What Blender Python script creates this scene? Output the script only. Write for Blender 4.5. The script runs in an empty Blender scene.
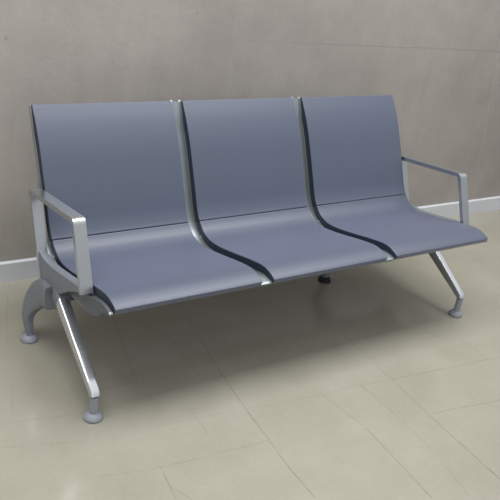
import bpy, bmesh, math
from mathutils import Matrix, Vector

S = bpy.context.scene
C = S.collection

# ------------------------------------------------------------------ camera
cam_d = bpy.data.cameras.new('camera')
cam = bpy.data.objects.new('camera', cam_d)
C.objects.link(cam)
right = Vector((0.8150, -0.5598, 0.1498)); up = Vector((0.1324, 0.4315, 0.8923)); fwd = Vector((0.5642, 0.7074, -0.4258))
m = Matrix((right, up, -fwd)).transposed().to_4x4()
m.translation = Vector((-0.9654, -1.8029, 1.6267))
cam.matrix_world = m
cam_d.sensor_width = 36
cam_d.lens = 773.4249 * 36 / 500
cam_d.clip_start = 0.05
S.camera = cam

# ------------------------------------------------------------------ world and lights
w = bpy.data.worlds.new('world'); S.world = w
w.use_nodes = True
bg = w.node_tree.nodes['Background']
bg.inputs['Strength'].default_value = 1.0
# the room's own dimly lit surroundings: bright ceiling above, darker room at eye level and below
wn = w.node_tree.nodes; wl = w.node_tree.links
tc = wn.new('ShaderNodeTexCoord'); sp = wn.new('ShaderNodeSeparateXYZ'); wr = wn.new('ShaderNodeValToRGB')
wl.new(tc.outputs['Generated'], sp.inputs[0]); wl.new(sp.outputs['Z'], wr.inputs['Fac'])
wr.color_ramp.elements[0].position = 0.0; wr.color_ramp.elements[0].color = (0.27, 0.275, 0.29, 1)
wr.color_ramp.elements[1].position = 0.75; wr.color_ramp.elements[1].color = (0.86, 0.87, 0.88, 1)
wl.new(wr.outputs['Color'], bg.inputs['Color'])

def area(name, loc, aim, sx, sy, power, col=(1, 1, 1)):
    d = bpy.data.lights.new(name, 'AREA'); d.shape = 'RECTANGLE'; d.size = sx; d.size_y = sy
    d.energy = power; d.color = col
    o = bpy.data.objects.new(name, d); C.objects.link(o)
    o.location = loc
    o.rotation_euler = (Vector(aim) - Vector(loc)).to_track_quat('-Z', 'Y').to_euler()
    return o
area('ceiling_light_near', (0.8, 0.22, 2.9), (0.8, 0.22, 0), 4.4, 1.1, 102, (1.0, 0.99, 0.98))
area('window_light', (-1.2, -3.6, 1.9), (0.9, 0.3, 0.4), 3.4, 2.2, 9, (0.93, 0.97, 1.0))

S.cycles.caustics_reflective = False
S.cycles.caustics_refractive = False
S.view_settings.view_transform = 'Standard'
S.view_settings.look = 'None'
S.view_settings.gamma = 1
S.view_settings.use_curve_mapping = False
S.view_settings.exposure = 0.0

# ------------------------------------------------------------------ materials
def mat(name, col, rough=0.5, metal=0.0, bump=None, mottle=None, coat=0.0, spec=0.5):
    m = bpy.data.materials.new(name); m.use_nodes = True
    nt = m.node_tree; N = nt.nodes; L = nt.links
    b = N['Principled BSDF']
    b.inputs['Base Color'].default_value = (*col, 1)
    b.inputs['Roughness'].default_value = rough
    b.inputs['Metallic'].default_value = metal
    b.inputs['Coat Weight'].default_value = coat
    b.inputs['Specular IOR Level'].default_value = spec
    tc = N.new('ShaderNodeTexCoord')
    if mottle:
        sc, amt = mottle
        n = N.new('ShaderNodeTexNoise'); n.inputs['Scale'].default_value = sc; n.inputs['Detail'].default_value = 5
        L.new(tc.outputs['Object'], n.inputs['Vector'])
        r = N.new('ShaderNodeValToRGB')
        r.color_ramp.elements[0].position = 0.3; r.color_ramp.elements[1].position = 0.7
        r.color_ramp.elements[0].color = (*[c * (1 - amt) for c in col], 1)
        r.color_ramp.elements[1].color = (*[min(1, c * (1 + amt)) for c in col], 1)
        L.new(n.outputs['Fac'], r.inputs['Fac']); L.new(r.outputs['Color'], b.inputs['Base Color'])
    if bump:
        sc, st = bump
        n = N.new('ShaderNodeTexNoise'); n.inputs['Scale'].default_value = sc; n.inputs['Detail'].default_value = 3
        L.new(tc.outputs['Object'], n.inputs['Vector'])
        bp = N.new('ShaderNodeBump'); bp.inputs['Strength'].default_value = st; bp.inputs['Distance'].default_value = 0.002
        L.new(n.outputs['Fac'], bp.inputs['Height']); L.new(bp.outputs['Normal'], b.inputs['Normal'])
    return m

M_pad = mat('blue_grey_polyurethane', (0.060, 0.077, 0.120), 0.46, bump=(420, 0.06), mottle=(2.2, 0.03), spec=0.8)
_b = M_pad.node_tree.nodes['Principled BSDF']
_b.inputs['Sheen Weight'].default_value = 0.42; _b.inputs['Sheen Roughness'].default_value = 0.45
_b.inputs['Sheen Tint'].default_value = (0.72, 0.70, 0.95, 1)
M_edge = mat('dark_blue_edge_trim', (0.020, 0.030, 0.052), 0.5)
M_alu = mat('satin_cast_aluminium', (0.28, 0.32, 0.34), 0.40, 0.8, mottle=(30, 0.03))
M_arm = mat('brushed_aluminium', (0.56, 0.59, 0.61), 0.28, 0.95)
M_chrome = mat('polished_aluminium', (0.74, 0.76, 0.80), 0.26, 0.9)
M_grey = mat('grey_painted_casting', (0.22, 0.24, 0.275), 0.42, 0.25)
M_slate = mat('slate_beam_and_rib_shade', (0.11, 0.125, 0.145), 0.45, 0.2)  # beam colour; on the ribs it stands for shade
M_foot = mat('grey_plastic', (0.30, 0.32, 0.37), 0.45)
M_foot_shade = mat('foot_shade_black', (0.012, 0.012, 0.015), 0.6)  # near-black colour carries the shade on the rear right foot
M_base = mat('white_baseboard_vinyl', (0.62, 0.64, 0.68), 0.35, mottle=(6, 0.04))

# floor joints and cracks, world metres: x1, y1, x2, y2, darkness
JOINTS = [(1.12, 0.094, 1.089, -0.221, 0.5), (1.089, -0.221, 1.062, -0.438, 0.5), (1.062, -0.438, 1.032, -0.794, 1), (1.089, -0.221, 1.663, -0.287, 0.6), (1.064, -0.44, 1.405, -0.494, 0.6), (0.763, -0.177, 0.788, -0.396, 0.5), (0.788, -0.396, 0.75, -0.752, 0.8), (0.946, -0.2, 0.941, -0.446, 0.6), (0.941, -0.446, 0.92, -0.624, 0.35), (0.92, -0.624, 0.87, -0.799, 0.35), (0.766, -0.191, 0.946, -0.2, 0.25), (0.946, -0.2, 1.089, -0.221, 0.25), (1.5, 0.087, 1.506, -0.071, 0.5), (1.61, -0.093, 1.593, -0.275, 0.5), (1.302, -0.334, 1.312, -0.448, 0.2), (0.571, 0.558, 0.566, 0.433, 0.5), (0.566, 0.433, 0.486, 0.064, 0.5), (0.486, 0.064, 0.452, -0.162, 0.7), (0.452, -0.162, 0.431, -0.333, 0.9), (0.431, -0.333, 0.412, -0.482, 0.9), (0.412, -0.482, 0.408, -0.589, 0.9), (0.048, -0.275, 0.181, -0.292, 0.35), (0.181, -0.292, 0.429, -0.313, 0.35), (0.141, -0.103, 0.462, -0.148, 0.25), (0.462, -0.148, 0.779, -0.19, 0.25), (0.05, -0.271, 0.027, -0.412, 0.6), (0.037, -0.363, 0.069, -0.432, 0.4), (0.281, -0.053, 0.265, -0.21, 0.35), (0.499, 0.106, 1.079, 0.078, 0.2), (1.079, 0.078, 1.513, 0.038, 0.2), (0.865, 0.322, 0.839, 0.146, 0.4), (0.894, 0.469, 0.865, 0.322, 0.3), (0.292, 0.575, 0.23, 0.332, 0.55), (0.23, 0.332, 0.18, 0.137, 0.55), (0.18, 0.137, 0.041, 0.148, 0.45), (-0.348, -0.002, -0.115, -0.077, 0.25), (-0.14, -0.235, 0.03, -0.276, 0.3), (0.03, -0.276, 0.115, -0.281, 0.3), (-0.208, 0.292, -0.267, 0.122, 0.3), (-0.312, 0.104, -0.058, 0.053, 0.3), (0.008, 0.965, -0.144, 0.535, 0.3), (1.181, 0.481, 1.254, 0.388, 0.3), (1.254, 0.388, 1.12, 0.094, 0.3), (0.362, 0.469, 0.669, 0.437, 0.25), (1.52, 0.171, 1.539, -0.058, 0.25), (1.539, -0.058, 1.61, -0.093, 0.25), (2.043, 0.7, 2.002, 0.46, 0.2), (2.723, 0.66, 2.722, 0.563, 0.3), (0.361, 0.493, 0.427, 0.382, 0.45), (0.427, 0.382, 0.416, 0.245, 0.45), (0.416, 0.245, 0.406, 0.089, 0.45)]

def floor_material():
    m = bpy.data.materials.new('beige_vinyl_tile'); m.use_nodes = True
    nt = m.node_tree; N = nt.nodes; L = nt.links
    b = N['Principled BSDF']
    geo = N.new('ShaderNodeNewGeometry')
    wob = N.new('ShaderNodeTexNoise'); wob.inputs['Scale'].default_value = 9; wob.inputs['Detail'].default_value = 3
    L.new(geo.outputs['Position'], wob.inputs['Vector'])
    def math_(op, a, b_=None, c=None, clamp=False):
        n = N.new('ShaderNodeMath'); n.operation = op; n.use_clamp = clamp
        for i, v in enumerate((a, b_, c)):
            if v is None: continue
            if isinstance(v, (int, float)): n.inputs[i].default_value = v
            else: L.new(v, n.inputs[i])
        return n.outputs[0]
    sep = N.new('ShaderNodeSeparateXYZ'); L.new(geo.outputs['Position'], sep.inputs[0])
    wv = math_('MULTIPLY_ADD', wob.outputs['Fac'], 0.008, -0.004)
    X = math_('ADD', sep.outputs['X'], wv); Y = math_('ADD', sep.outputs['Y'], wv)
    total = None
    for x1, y1, x2, y2, k in JOINTS:
        ln = math.hypot(x2 - x1, y2 - y1); dx, dy = (x2 - x1) / ln, (y2 - y1) / ln
        t = math_('MULTIPLY_ADD', X, dx, math_('MULTIPLY_ADD', Y, dy, -(x1 * dx + y1 * dy)))
        tc = math_('MINIMUM', math_('MAXIMUM', t, 0.0), ln)
        over = math_('ABSOLUTE', math_('SUBTRACT', t, tc))
        d = math_('ABSOLUTE', math_('MULTIPLY_ADD', X, -dy, math_('MULTIPLY_ADD', Y, dx, -(-x1 * dy + y1 * dx))))
        a = math_('MULTIPLY_ADD', math_('ADD', d, over), -1 / 0.0023, 1.0, clamp=True)
        a = math_('MULTIPLY', a, k)
        total = a if total is None else math_('MAXIMUM', total, a)
    # broken, worn visibility along the joints
    brk = N.new('ShaderNodeTexNoise'); brk.inputs['Scale'].default_value = 22; brk.inputs['Detail'].default_value = 4
    L.new(geo.outputs['Position'], brk.inputs['Vector'])
    vis = math_('MULTIPLY_ADD', brk.outputs['Fac'], 2.2, -0.35, clamp=True)
    line = math_('MULTIPLY', math_('MULTIPLY', total, vis), 0.95, clamp=True)
    # base mottling
    n1 = N.new('ShaderNodeTexNoise'); n1.inputs['Scale'].default_value = 3.2; n1.inputs['Detail'].default_value = 6; n1.inputs['Roughness'].default_value = 0.6
    L.new(geo.outputs['Position'], n1.inputs['Vector'])
    r1 = N.new('ShaderNodeValToRGB')
    r1.color_ramp.elements[0].position = 0.3; r1.color_ramp.elements[1].position = 0.7
    r1.color_ramp.elements[0].color = (0.325, 0.312, 0.252, 1)
    r1.color_ramp.elements[1].color = (0.375, 0.362, 0.300, 1)
    L.new(n1.outputs['Fac'], r1.inputs['Fac'])
    n2 = N.new('ShaderNodeTexNoise'); n2.inputs['Scale'].default_value = 70; n2.inputs['Detail'].default_value = 3
    L.new(geo.outputs['Position'], n2.inputs['Vector'])
    mul = N.new('ShaderNodeMixRGB'); mul.blend_type = 'MULTIPLY'; mul.inputs['Fac'].default_value = 1
    L.new(r1.outputs['Color'], mul.inputs['Color1'])
    g = math_('MULTIPLY_ADD', n2.outputs['Fac'], 0.12, 0.94)
    L.new(g, mul.inputs['Color2'])
    mx = N.new('ShaderNodeMixRGB'); L.new(line, mx.inputs['Fac'])
    L.new(mul.outputs['Color'], mx.inputs['Color1']); mx.inputs['Color2'].default_value = (0.11, 0.095, 0.07, 1)
    L.new(mx.outputs['Color'], b.inputs['Base Color'])
    rr = math_('MULTIPLY_ADD', n1.outputs['Fac'], 0.10, 0.11)
    L.new(rr, b.inputs['Roughness'])
    b.inputs['Specular IOR Level'].default_value = 0.55
    bp = N.new('ShaderNodeBump'); bp.inputs['Strength'].default_value = 0.012; bp.inputs['Distance'].default_value = 0.001
    L.new(n2.outputs['Fac'], bp.inputs['Height']); L.new(bp.outputs['Normal'], b.inputs['Normal'])
    return m

def wall_material():
    m = bpy.data.materials.new('worn_taupe_plaster'); m.use_nodes = True
    nt = m.node_tree; N = nt.nodes; L = nt.links
    b = N['Principled BSDF']; b.inputs['Roughness'].default_value = 0.75
    geo = N.new('ShaderNodeNewGeometry')
    def noise(sc, det, rough=0.55, vec=None):
        n = N.new('ShaderNodeTexNoise'); n.inputs['Scale'].default_value = sc; n.inputs['Detail'].default_value = det
        n.inputs['Roughness'].default_value = rough
        L.new(vec or geo.outputs['Position'], n.inputs['Vector']); return n.outputs['Fac']
    def math_(op, a, b_=None, c=None, clamp=False):
        n = N.new('ShaderNodeMath'); n.operation = op; n.use_clamp = clamp
        for i, v in enumerate((a, b_, c)):
            if v is None: continue
            if isinstance(v, (int, float)): n.inputs[i].default_value = v
            else: L.new(v, n.inputs[i])
        return n.outputs[0]
    r = N.new('ShaderNodeValToRGB')
    r.color_ramp.elements[0].position = 0.28; r.color_ramp.elements[1].position = 0.72
    r.color_ramp.elements[0].color = (0.298, 0.276, 0.254, 1)
    r.color_ramp.elements[1].color = (0.422, 0.392, 0.364, 1)
    L.new(noise(1.6, 8, 0.62), r.inputs['Fac'])
    mp = N.new('ShaderNodeMapping'); mp.inputs['Scale'].default_value = (14, 14, 1.2)
    L.new(geo.outputs['Position'], mp.inputs['Vector'])
    streak = noise(1.5, 4, 0.6, mp.outputs['Vector'])
    fine = noise(120, 2)
    g = math_('ADD', math_('MULTIPLY_ADD', streak, 0.12, 0.94), math_('MULTIPLY_ADD', fine, 0.16, -0.08))
    mul = N.new('ShaderNodeMixRGB'); mul.blend_type = 'MULTIPLY'; mul.inputs['Fac'].default_value = 1
    L.new(r.outputs['Color'], mul.inputs['Color1']); L.new(g, mul.inputs['Color2'])
    # small dark pits
    vo = N.new('ShaderNodeTexVoronoi'); vo.inputs['Scale'].default_value = 5.0
    L.new(geo.outputs['Position'], vo.inputs['Vector'])
    pit = math_('MULTIPLY_ADD', vo.outputs['Distance'], -1 / 0.045, 1.0, clamp=True)
    pit = math_('MULTIPLY', pit, 0.55)
    # panel joints: one horizontal, one upright, seen at the right
    sep = N.new('ShaderNodeSeparateXYZ'); L.new(geo.outputs['Position'], sep.inputs[0])
    wv = math_('MULTIPLY_ADD', noise(7, 3), 0.012, -0.006)
    dz = math_('ABSOLUTE', math_('ADD', math_('MULTIPLY_ADD', sep.outputs['X'], 0.010, math_('ADD', sep.outputs['Z'], wv)), -1.020))
    hl = math_('MULTIPLY_ADD', dz, -1 / 0.005, 1.0, clamp=True)
    hl = math_('MULTIPLY', hl, math_('MULTIPLY_ADD', sep.outputs['X'], 1.2, -1.1, clamp=True))
    dx = math_('ABSOLUTE', math_('ADD', math_('MULTIPLY_ADD', sep.outputs['Z'], 0.172, math_('ADD', sep.outputs['X'], wv)), -2.880))
    vl = math_('MULTIPLY_ADD', dx, -1 / 0.007, 1.0, clamp=True)
    dark = math_('MAXIMUM', math_('MULTIPLY', hl, 0.30), pit)
    mx = N.new('ShaderNodeMixRGB'); L.new(dark, mx.inputs['Fac'])
    L.new(mul.outputs['Color'], mx.inputs['Color1']); mx.inputs['Color2'].default_value = (0.12, 0.11, 0.12, 1)
    mx2 = N.new('ShaderNodeMixRGB'); L.new(math_('MULTIPLY', vl, 0.2), mx2.inputs['Fac'])
    L.new(mx.outputs['Color'], mx2.inputs['Color1']); mx2.inputs['Color2'].default_value = (0.50, 0.47, 0.45, 1)
    L.new(mx2.outputs['Color'], b.inputs['Base Color'])
    bp = N.new('ShaderNodeBump'); bp.inputs['Strength'].default_value = 0.25; bp.inputs['Distance'].default_value = 0.004
    L.new(noise(40, 4), bp.inputs['Height']); L.new(bp.outputs['Normal'], b.inputs['Normal'])
    return m

# ------------------------------------------------------------------ mesh helpers
def finish(name, bm, mats, parent=None, bevel=0.0, seg=2, smooth=True, loc=(0, 0, 0), angle=32):
    bmesh.ops.recalc_face_normals(bm, faces=bm.faces)
    me = bpy.data.meshes.new(name)
    if smooth:
        for f in bm.faces: f.smooth = True
        for e in bm.edges:
            if len(e.link_faces) == 2 and e.calc_face_angle(0) > math.radians(angle): e.smooth = False
    bm.to_mesh(me); bm.free()
    o = bpy.data.objects.new(name, me); C.objects.link(o)
    for m_ in (mats if isinstance(mats, (list, tuple)) else [mats]): me.materials.append(m_)
    if parent is not None:
        o.parent = parent
        anc = Vector((0, 0, 0)); q = parent
        while q is not None: anc += q.location; q = q.parent
        # keep the mesh where it was modelled in world space, with its own origin at its base
        me.transform(Matrix.Translation(-Vector(loc)))
        o.location = Vector(loc) - anc
    else:
        me.transform(Matrix.Translation(-Vector(loc))); o.location = loc
    if bevel:
        b = o.modifiers.new('bevel', 'BEVEL'); b.width = bevel; b.segments = seg; b.limit_method = 'ANGLE'
        b.angle_limit = math.radians(angle); b.harden_normals = False
        wn = o.modifiers.new('normals', 'WEIGHTED_NORMAL'); wn.keep_sharp = False
        for p in me.polygons: p.use_smooth = True
        for e in me.edges: e.use_edge_sharp = False
    return o

def spline(pts, n=6):
    """Catmull-Rom through 2-D or 3-D points."""
    P = [Vector(p) for p in pts]; out = []
    for i in range(len(P) - 1):
        a = P[i - 1] if i else P[0] * 2 - P[1]
        b, c = P[i], P[i + 1]
        d = P[i + 2] if i + 2 < len(P) else P[-1] * 2 - P[-2]
        for k in range(n):
            t = k / n
            out.append(0.5 * ((2 * b) + (c - a) * t + (2 * a - 5 * b + 4 * c - d) * t * t + (3 * b - a - 3 * c + d) * t ** 3))
    out.append(P[-1]); return out

def strip(bm, A, B, x0, x1, side_mat=0):
    """Solid between two equally long (y, z) outlines, extruded from x0 to x1."""
    rows = []
    for x in (x0, x1):
        rows.append(([bm.verts.new((x, a[0], a[1])) for a in A], [bm.verts.new((x, b[0], b[1])) for b in B]))
    (a0, b0), (a1, b1) = rows
    n = len(A)
    for i in range(n - 1):
        bm.faces.new((a0[i], a0[i + 1], a1[i + 1], a1[i]))
        bm.faces.new((b0[i], b1[i], b1[i + 1], b0[i + 1]))
        for a, b in ((a0, b0), (a1, b1)):
            f = bm.faces.new((a[i], b[i], b[i + 1], a[i + 1])); f.material_index = side_mat
    bm.faces.new((a0[0], a1[0], b1[0], b0[0]))
    bm.faces.new((a0[-1], b0[-1], b1[-1], a1[-1]))

def prism(bm, poly, x0, x1):
    a = [bm.verts.new((x0, y, z)) for y, z in poly]; b = [bm.verts.new((x1, y, z)) for y, z in poly]
    n = len(poly)
    bm.faces.new(a); bm.faces.new(b[::-1])
    for i in range(n): bm.faces.new((a[i], b[i], b[(i + 1) % n], a[(i + 1) % n]))

def box(bm, x0, x1, y0, y1, z0, z1):
    prism(bm, [(y0, z0), (y1, z0), (y1, z1), (y0, z1)], x0, x1)

def lathe(bm, cx, cy, prof, n=40):
    """prof: list of (radius, z); closed top and bottom."""
    rings = []
    for r, z in prof:
        rings.append([bm.verts.new((cx + r * math.cos(2 * math.pi * k / n), cy + r * math.sin(2 * math.pi * k / n), z)) for k in range(n)])
    for a, b in zip(rings, rings[1:]):
        for k in range(n): bm.faces.new((a[k], a[(k + 1) % n], b[(k + 1) % n], b[k]))
    bm.faces.new(rings[0][::-1]); bm.faces.new(rings[-1])

def sweep(bm, path, sizes, n=20, power=2.6, side=Vector((1, 0, 0))):
    """Superellipse section swept on a 3-D path; sizes = (half width along x, half depth in the y-z plane)."""
    path = [Vector(p) for p in path]; rings = []
    for i, p in enumerate(path):
        t = (path[min(i + 1, len(path) - 1)] - path[max(i - 1, 0)]).normalized()
        s = (side - t * side.dot(t)).normalized(); u = t.cross(s).normalized()
        hw, hd = sizes[i]
        ring = []
        for k in range(n):
            a = 2 * math.pi * k / n; c, s_ = math.cos(a), math.sin(a)
            ring.append(bm.verts.new(p + s * hw * math.copysign(abs(c) ** (2 / power), c) + u * hd * math.copysign(abs(s_) ** (2 / power), s_)))
        rings.append(ring)
    for a, b in zip(rings, rings[1:]):
        for k in range(n): bm.faces.new((a[k], a[(k + 1) % n], b[(k + 1) % n], b[k]))
    bm.faces.new(rings[0][::-1]); bm.faces.new(rings[-1])

def normals2(P):
    out = []
    for i in range(len(P)):
        t = (P[min(i + 1, len(P) - 1)] - P[max(i - 1, 0)]).normalized()
        out.append(Vector((t[1], -t[0])))
    return out

# ------------------------------------------------------------------ the setting
def setting(name, bm, m_, **k):
    o = finish(name, bm, m_, None, **k); o['kind'] = 'structure'; return o

bm = bmesh.new(); box(bm, -5, 9, -6, 1.2, -0.05, 0)
setting('floor', bm, floor_material(), smooth=False)
wall_pivot = Vector((-0.03, 0.974, 0)); wall_turn = -0.0190
bm = bmesh.new(); box(bm, -5, 9, 0, 0.12, -0.0, 3.0)
o = setting('wall_back', bm, wall_material(), smooth=False); o.location = wall_pivot; o.rotation_euler.z = wall_turn
bm = bmesh.new()
prism(bm, [(-0.012, 0.0), (0.0, 0.0), (0.0, 0.089), (-0.006, 0.089), (-0.012, 0.083)], -5, 9)
o = setting('baseboard_back', bm, M_base, smooth=False); o.location = wall_pivot; o.rotation_euler.z = wall_turn

# ------------------------------------------------------------------ the bench
BASE = Vector((0.875, 0.27, 0))
bench = bpy.data.objects.new('waiting_room_bench', None); C.objects.link(bench); bench.location = BASE
bench.empty_display_size = 0.2
bench['label'] = 'three-seat blue-grey waiting room bench with aluminium armrests and splayed metal legs'
bench['category'] = 'bench'

PITCH, WID = 0.60, 0.551
FRONT = [(-0.003, 0.4065), (0.016, 0.4165), (0.050, 0.425), (0.090, 0.4245), (0.160, 0.411), (0.235, 0.3935), (0.310, 0.377),
         (0.370, 0.367), (0.420, 0.365), (0.460, 0.3755), (0.484, 0.390), (0.502, 0.407)]
BACK = [(0.502, 0.407), (0.516, 0.4245), (0.532, 0.451), (0.5465, 0.482), (0.5605, 0.513), (0.600, 0.597), (0.645, 0.688), (0.690, 0.7625), (0.734, 0.8225)]
whole = spline(FRONT + BACK[1:], 5)
# the surface line by arc length, with its outward normals pointing away from the sitter
def offset(P, d):
    return [p + n * (d(i / (len(P) - 1)) if callable(d) else d) for i, (p, n) in enumerate(zip(P, normals2(P)))]
iC = (len(FRONT) - 1) * 5
seat_line, back_line = whole[:iC + 1], whole[iC:]
# a hair of a gap where seat pad meets back pad
back_line = [back_line[0] + (back_line[1] - back_line[0]) * 0.35] + back_line[1:]
TH = 0.032
def make_pad(name, line, x0, x1, thick):
    bm = bmesh.new()
    strip(bm, line, offset(line, thick), x0, x1, 1)
    return finish(name, bm, [M_pad, M_edge], bench, bevel=0.0035, seg=3, loc=((x0 + x1) / 2, line[0][0], line[0][1]))

for i in range(3):
    x0 = i * PITCH
    xa = x0 - (0.003 if i == 0 else 0); xb = x0 + WID + (0.004 if i == 2 else 0)
    make_pad('seat', seat_line, xa, xb, lambda t: 0.027 + (TH - 0.027) * min(1, t / 0.18))
    make_pad('backrest', back_line, xa, xb, lambda t: TH - 0.020 * max(0, (t - .84) / .16))

def make_rib(x0, x1, end=0):
    bm = bmesh.new()
    P = whole; n = len(P) - 1
    A = offset(P, lambda t: 0.016 + 0.016 * min(1, t / 0.2) - 0.020 * max(0, (t - .92) / .08))
    tab = [(0, .029), (.05, .034), (.105, .060), (.16, .082), (.21, .098), (.26, .086), (.32, .072), (.45, .056), (.6, .056), (1, .028)]
    if end: tab = tab[:-1] + [(.64, .043), (.92, .041), (1, .020)]
    def deep(t):
        for (a, p), (b, q) in zip(tab, tab[1:]):
            if t <= b: return p + (q - p) * (t - a) / (b - a)
        return tab[-1][1]
    B = offset(P, deep)
    strip(bm, A, B, x0, x1, 1)  # low sides take slate: shade painted onto the silver rib
    for f in bm.faces:
        if f.material_index == 1 and f.calc_center_median().z > 0.43: f.material_index = 0
    if end:
        for f in bm.faces:
            c = f.calc_center_median()
            if 0.012 < c.y < (0.47 if end < 0 else 0.62) and c.z < 0.53: f.material_index = 1
        # the end ribs are only a thin blade above the armrest
        for v in bm.verts:
            if v.co.z > 0.545 and abs(v.co.x - (x0 if end < 0 else x1)) < 1e-5:
                k = min(1, (v.co.z - 0.545) / 0.03); thin = (x1 - 0.004) if end < 0 else (x0 + 0.004)
                v.co.x += (thin - v.co.x) * k
    else:
        for px in (x0, x1 - 0.011):
            q = [A[-1], B[-1]]; d = (P[-1] - P[-2]).normalized() * 0.007
            prism(bm, [tuple(q[0] - d * .5), tuple(q[1] - d * .5), tuple(q[1] + d), tuple(q[0] + d)], px, px + 0.011)
    return finish('support_rib', bm, [M_alu, M_slate], bench, bevel=0.003 if not end else 0.0015, seg=2, loc=((x0 + x1) / 2, P[0][0], P[0][1]))
make_rib(WID + 0.001, PITCH - 0.001)
make_rib(PITCH + WID + 0.001, 2 * PITCH - 0.001)
make_rib(-0.018, -0.004, -1)
make_rib(2 * PITCH + WID + 0.005, 2 * PITCH + WID + 0.018, 1)

# beam under the seats
bm = bmesh.new()
beam = [(0.405, 0.205), (0.465, 0.205), (0.465, 0.265), (0.405, 0.265)]
prism(bm, beam, 0.0, 1.751)
finish('beam', bm, M_slate, bench, bevel=0.010, seg=3, loc=(0.875, 0.435, 0.205))

def band(bm, path, x0, x1, th):
    P = [Vector(p) for p in path]
    out = offset(P, th)
    strip(bm, P, out, x0, x1)

def rounded(pts, r, n=6):
    """Polyline with rounded corners."""
    P = [Vector(p) for p in pts]; out = [P[0]]
    for i in range(1, len(P) - 1):
        a = (P[i - 1] - P[i]).normalized(); b = (P[i + 1] - P[i]).normalized()
        p0, p1 = P[i] + a * r, P[i] + b * r
        for k in range(n + 1):
            t = k / n; out.append((1 - t) ** 2 * p0 + 2 * t * (1 - t) * P[i] + t * t * p1)
    out.append(P[-1]); return out

def armrest(x0, x1):
    bm = bmesh.new()
    path = rounded([(0.142, 0.392), (0.237, 0.612), (0.620, 0.560), (0.490, 0.262)], 0.020)
    band(bm, path, x0, x1, 0.017)
    return finish('armrest', bm, M_arm, bench, bevel=0.007, seg=5, loc=((x0 + x1) / 2, 0.3, 0.43))
armrest(-0.050, -0.008)
armrest(1.763, 1.805)

def bracket(x0, x1):
    bm = bmesh.new()
    up_ = spline([(0.560, 0.400), (0.530, 0.372), (0.490, 0.358), (0.430, 0.357), (0.363, 0.366), (0.270, 0.384), (0.195, 0.398)], 4)
    lo_ = spline([(0.510, 0.290), (0.490, 0.277), (0.455, 0.270), (0.400, 0.270), (0.350, 0.280), (0.250, 0.345), (0.180, 0.380)], 4)
    strip(bm, up_, lo_, x0, x1)
    return finish('arm_bracket', bm, M_grey, bench, bevel=0.005, seg=3, loc=((x0 + x1) / 2, 0.35, 0.30))
bracket(-0.044, -0.014)
bracket(1.765, 1.795)

def hub(x0, x1):
    bm = bmesh.new()
    c = Vector((0.435, 0.232)); poly = []
    for k in range(28):
        a = 2 * math.pi * k / 28
        poly.append((c[0] + 0.058 * math.copysign(abs(math.cos(a)) ** .7, math.cos(a)), c[1] + 0.050 * math.copysign(abs(math.sin(a)) ** .7, math.sin(a))))
    prism(bm, poly, x0, x1)
    return finish('leg_hub', bm, M_grey, bench, bevel=0.006, seg=3, loc=((x0 + x1) / 2, c[0], c[1]))
hub(-0.022, 0.010)
hub(1.741, 1.773)

def foot_parts(leg, cx, cy, top, m_=None):
    bm = bmesh.new()
    lathe(bm, cx, cy, [(0.0140, 0.018), (0.0145, top)])
    finish('stem', bm, M_foot, leg, loc=(cx, cy, 0.018), bevel=0.001, angle=50)
    bm = bmesh.new()
    lathe(bm, cx, cy, [(0.029, 0.0), (0.0315, 0.003), (0.031, 0.008), (0.027, 0.015), (0.020, 0.021), (0.0145, 0.024)])
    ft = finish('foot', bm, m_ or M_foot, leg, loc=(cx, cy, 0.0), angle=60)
    if m_: ft['label'] = 'foot disc blackened for the shade under the seats'

def front_leg(cx, fx, fy):
    bm = bmesh.new()
    a = Vector((cx, 0.345, 0.262)); b = Vector((fx, fy + 0.004, 0.098))
    path, sz = [], []
    for k in range(9):
        t = k / 8; path.append(a.lerp(b, t)); sz.append((0.0205 - 0.0055 * t, 0.024 - 0.010 * t))
    path.append(Vector((fx, fy + 0.001, 0.088))); sz.append((0.0145, 0.0145))
    sweep(bm, path, sz, 32, 7)
    leg = finish('front_leg', bm, M_chrome, bench, loc=(cx, 0.345, 0.262), angle=50)
    leg['label'] = 'polished chrome front leg'
    bm = bmesh.new()
    d = (b - a).normalized()
    sweep(bm, [a - d * 0.030, a - d * 0.01, a + d * 0.010], [(0.023, 0.030), (0.023, 0.029), (0.022, 0.027)], 28, 4.5)
    finish('leg_socket', bm, M_grey, leg, loc=tuple(a), angle=50)
    foot_parts(leg, fx, fy, 0.085)
front_leg(-0.026, -0.040, 0.018)
front_leg(1.765, 1.752, 0.044)

def rear_leg(cx, fx, fy, m_=None):
    bm = bmesh.new()
    pts = [(cx, 0.392, 0.242), (cx, 0.440, 0.238), (cx * .8 + fx * .2, 0.495, 0.200), (cx * .4 + fx * .6, 0.535, 0.145), (fx, fy + 0.020, 0.090), (fx, fy + 0.004, 0.045), (fx, fy, 0.024)]
    hd = [0.046, 0.050, 0.050, 0.040, 0.026, 0.0155, 0.0135]; hw = [0.026, 0.026, 0.021, 0.019, 0.016, 0.0135, 0.0125]
    path = spline(pts, 5); n = len(path); sz = []
    for k in range(n):
        u = k / 5; i = min(int(u), 5); f = u - i
        sz.append((hw[i] * (1 - f) + hw[i + 1] * f, hd[i] * (1 - f) + hd[i + 1] * f))
    sweep(bm, path, sz, 36, 4.5)
    leg = finish('rear_leg', bm, M_grey, bench, loc=(cx, 0.43, 0.235), angle=60)
    foot_parts(leg, fx, fy, 0.03, m_)
rear_leg(-0.040, -0.066, 0.522)
rear_leg(1.385, 1.355, 0.515, M_foot_shade)
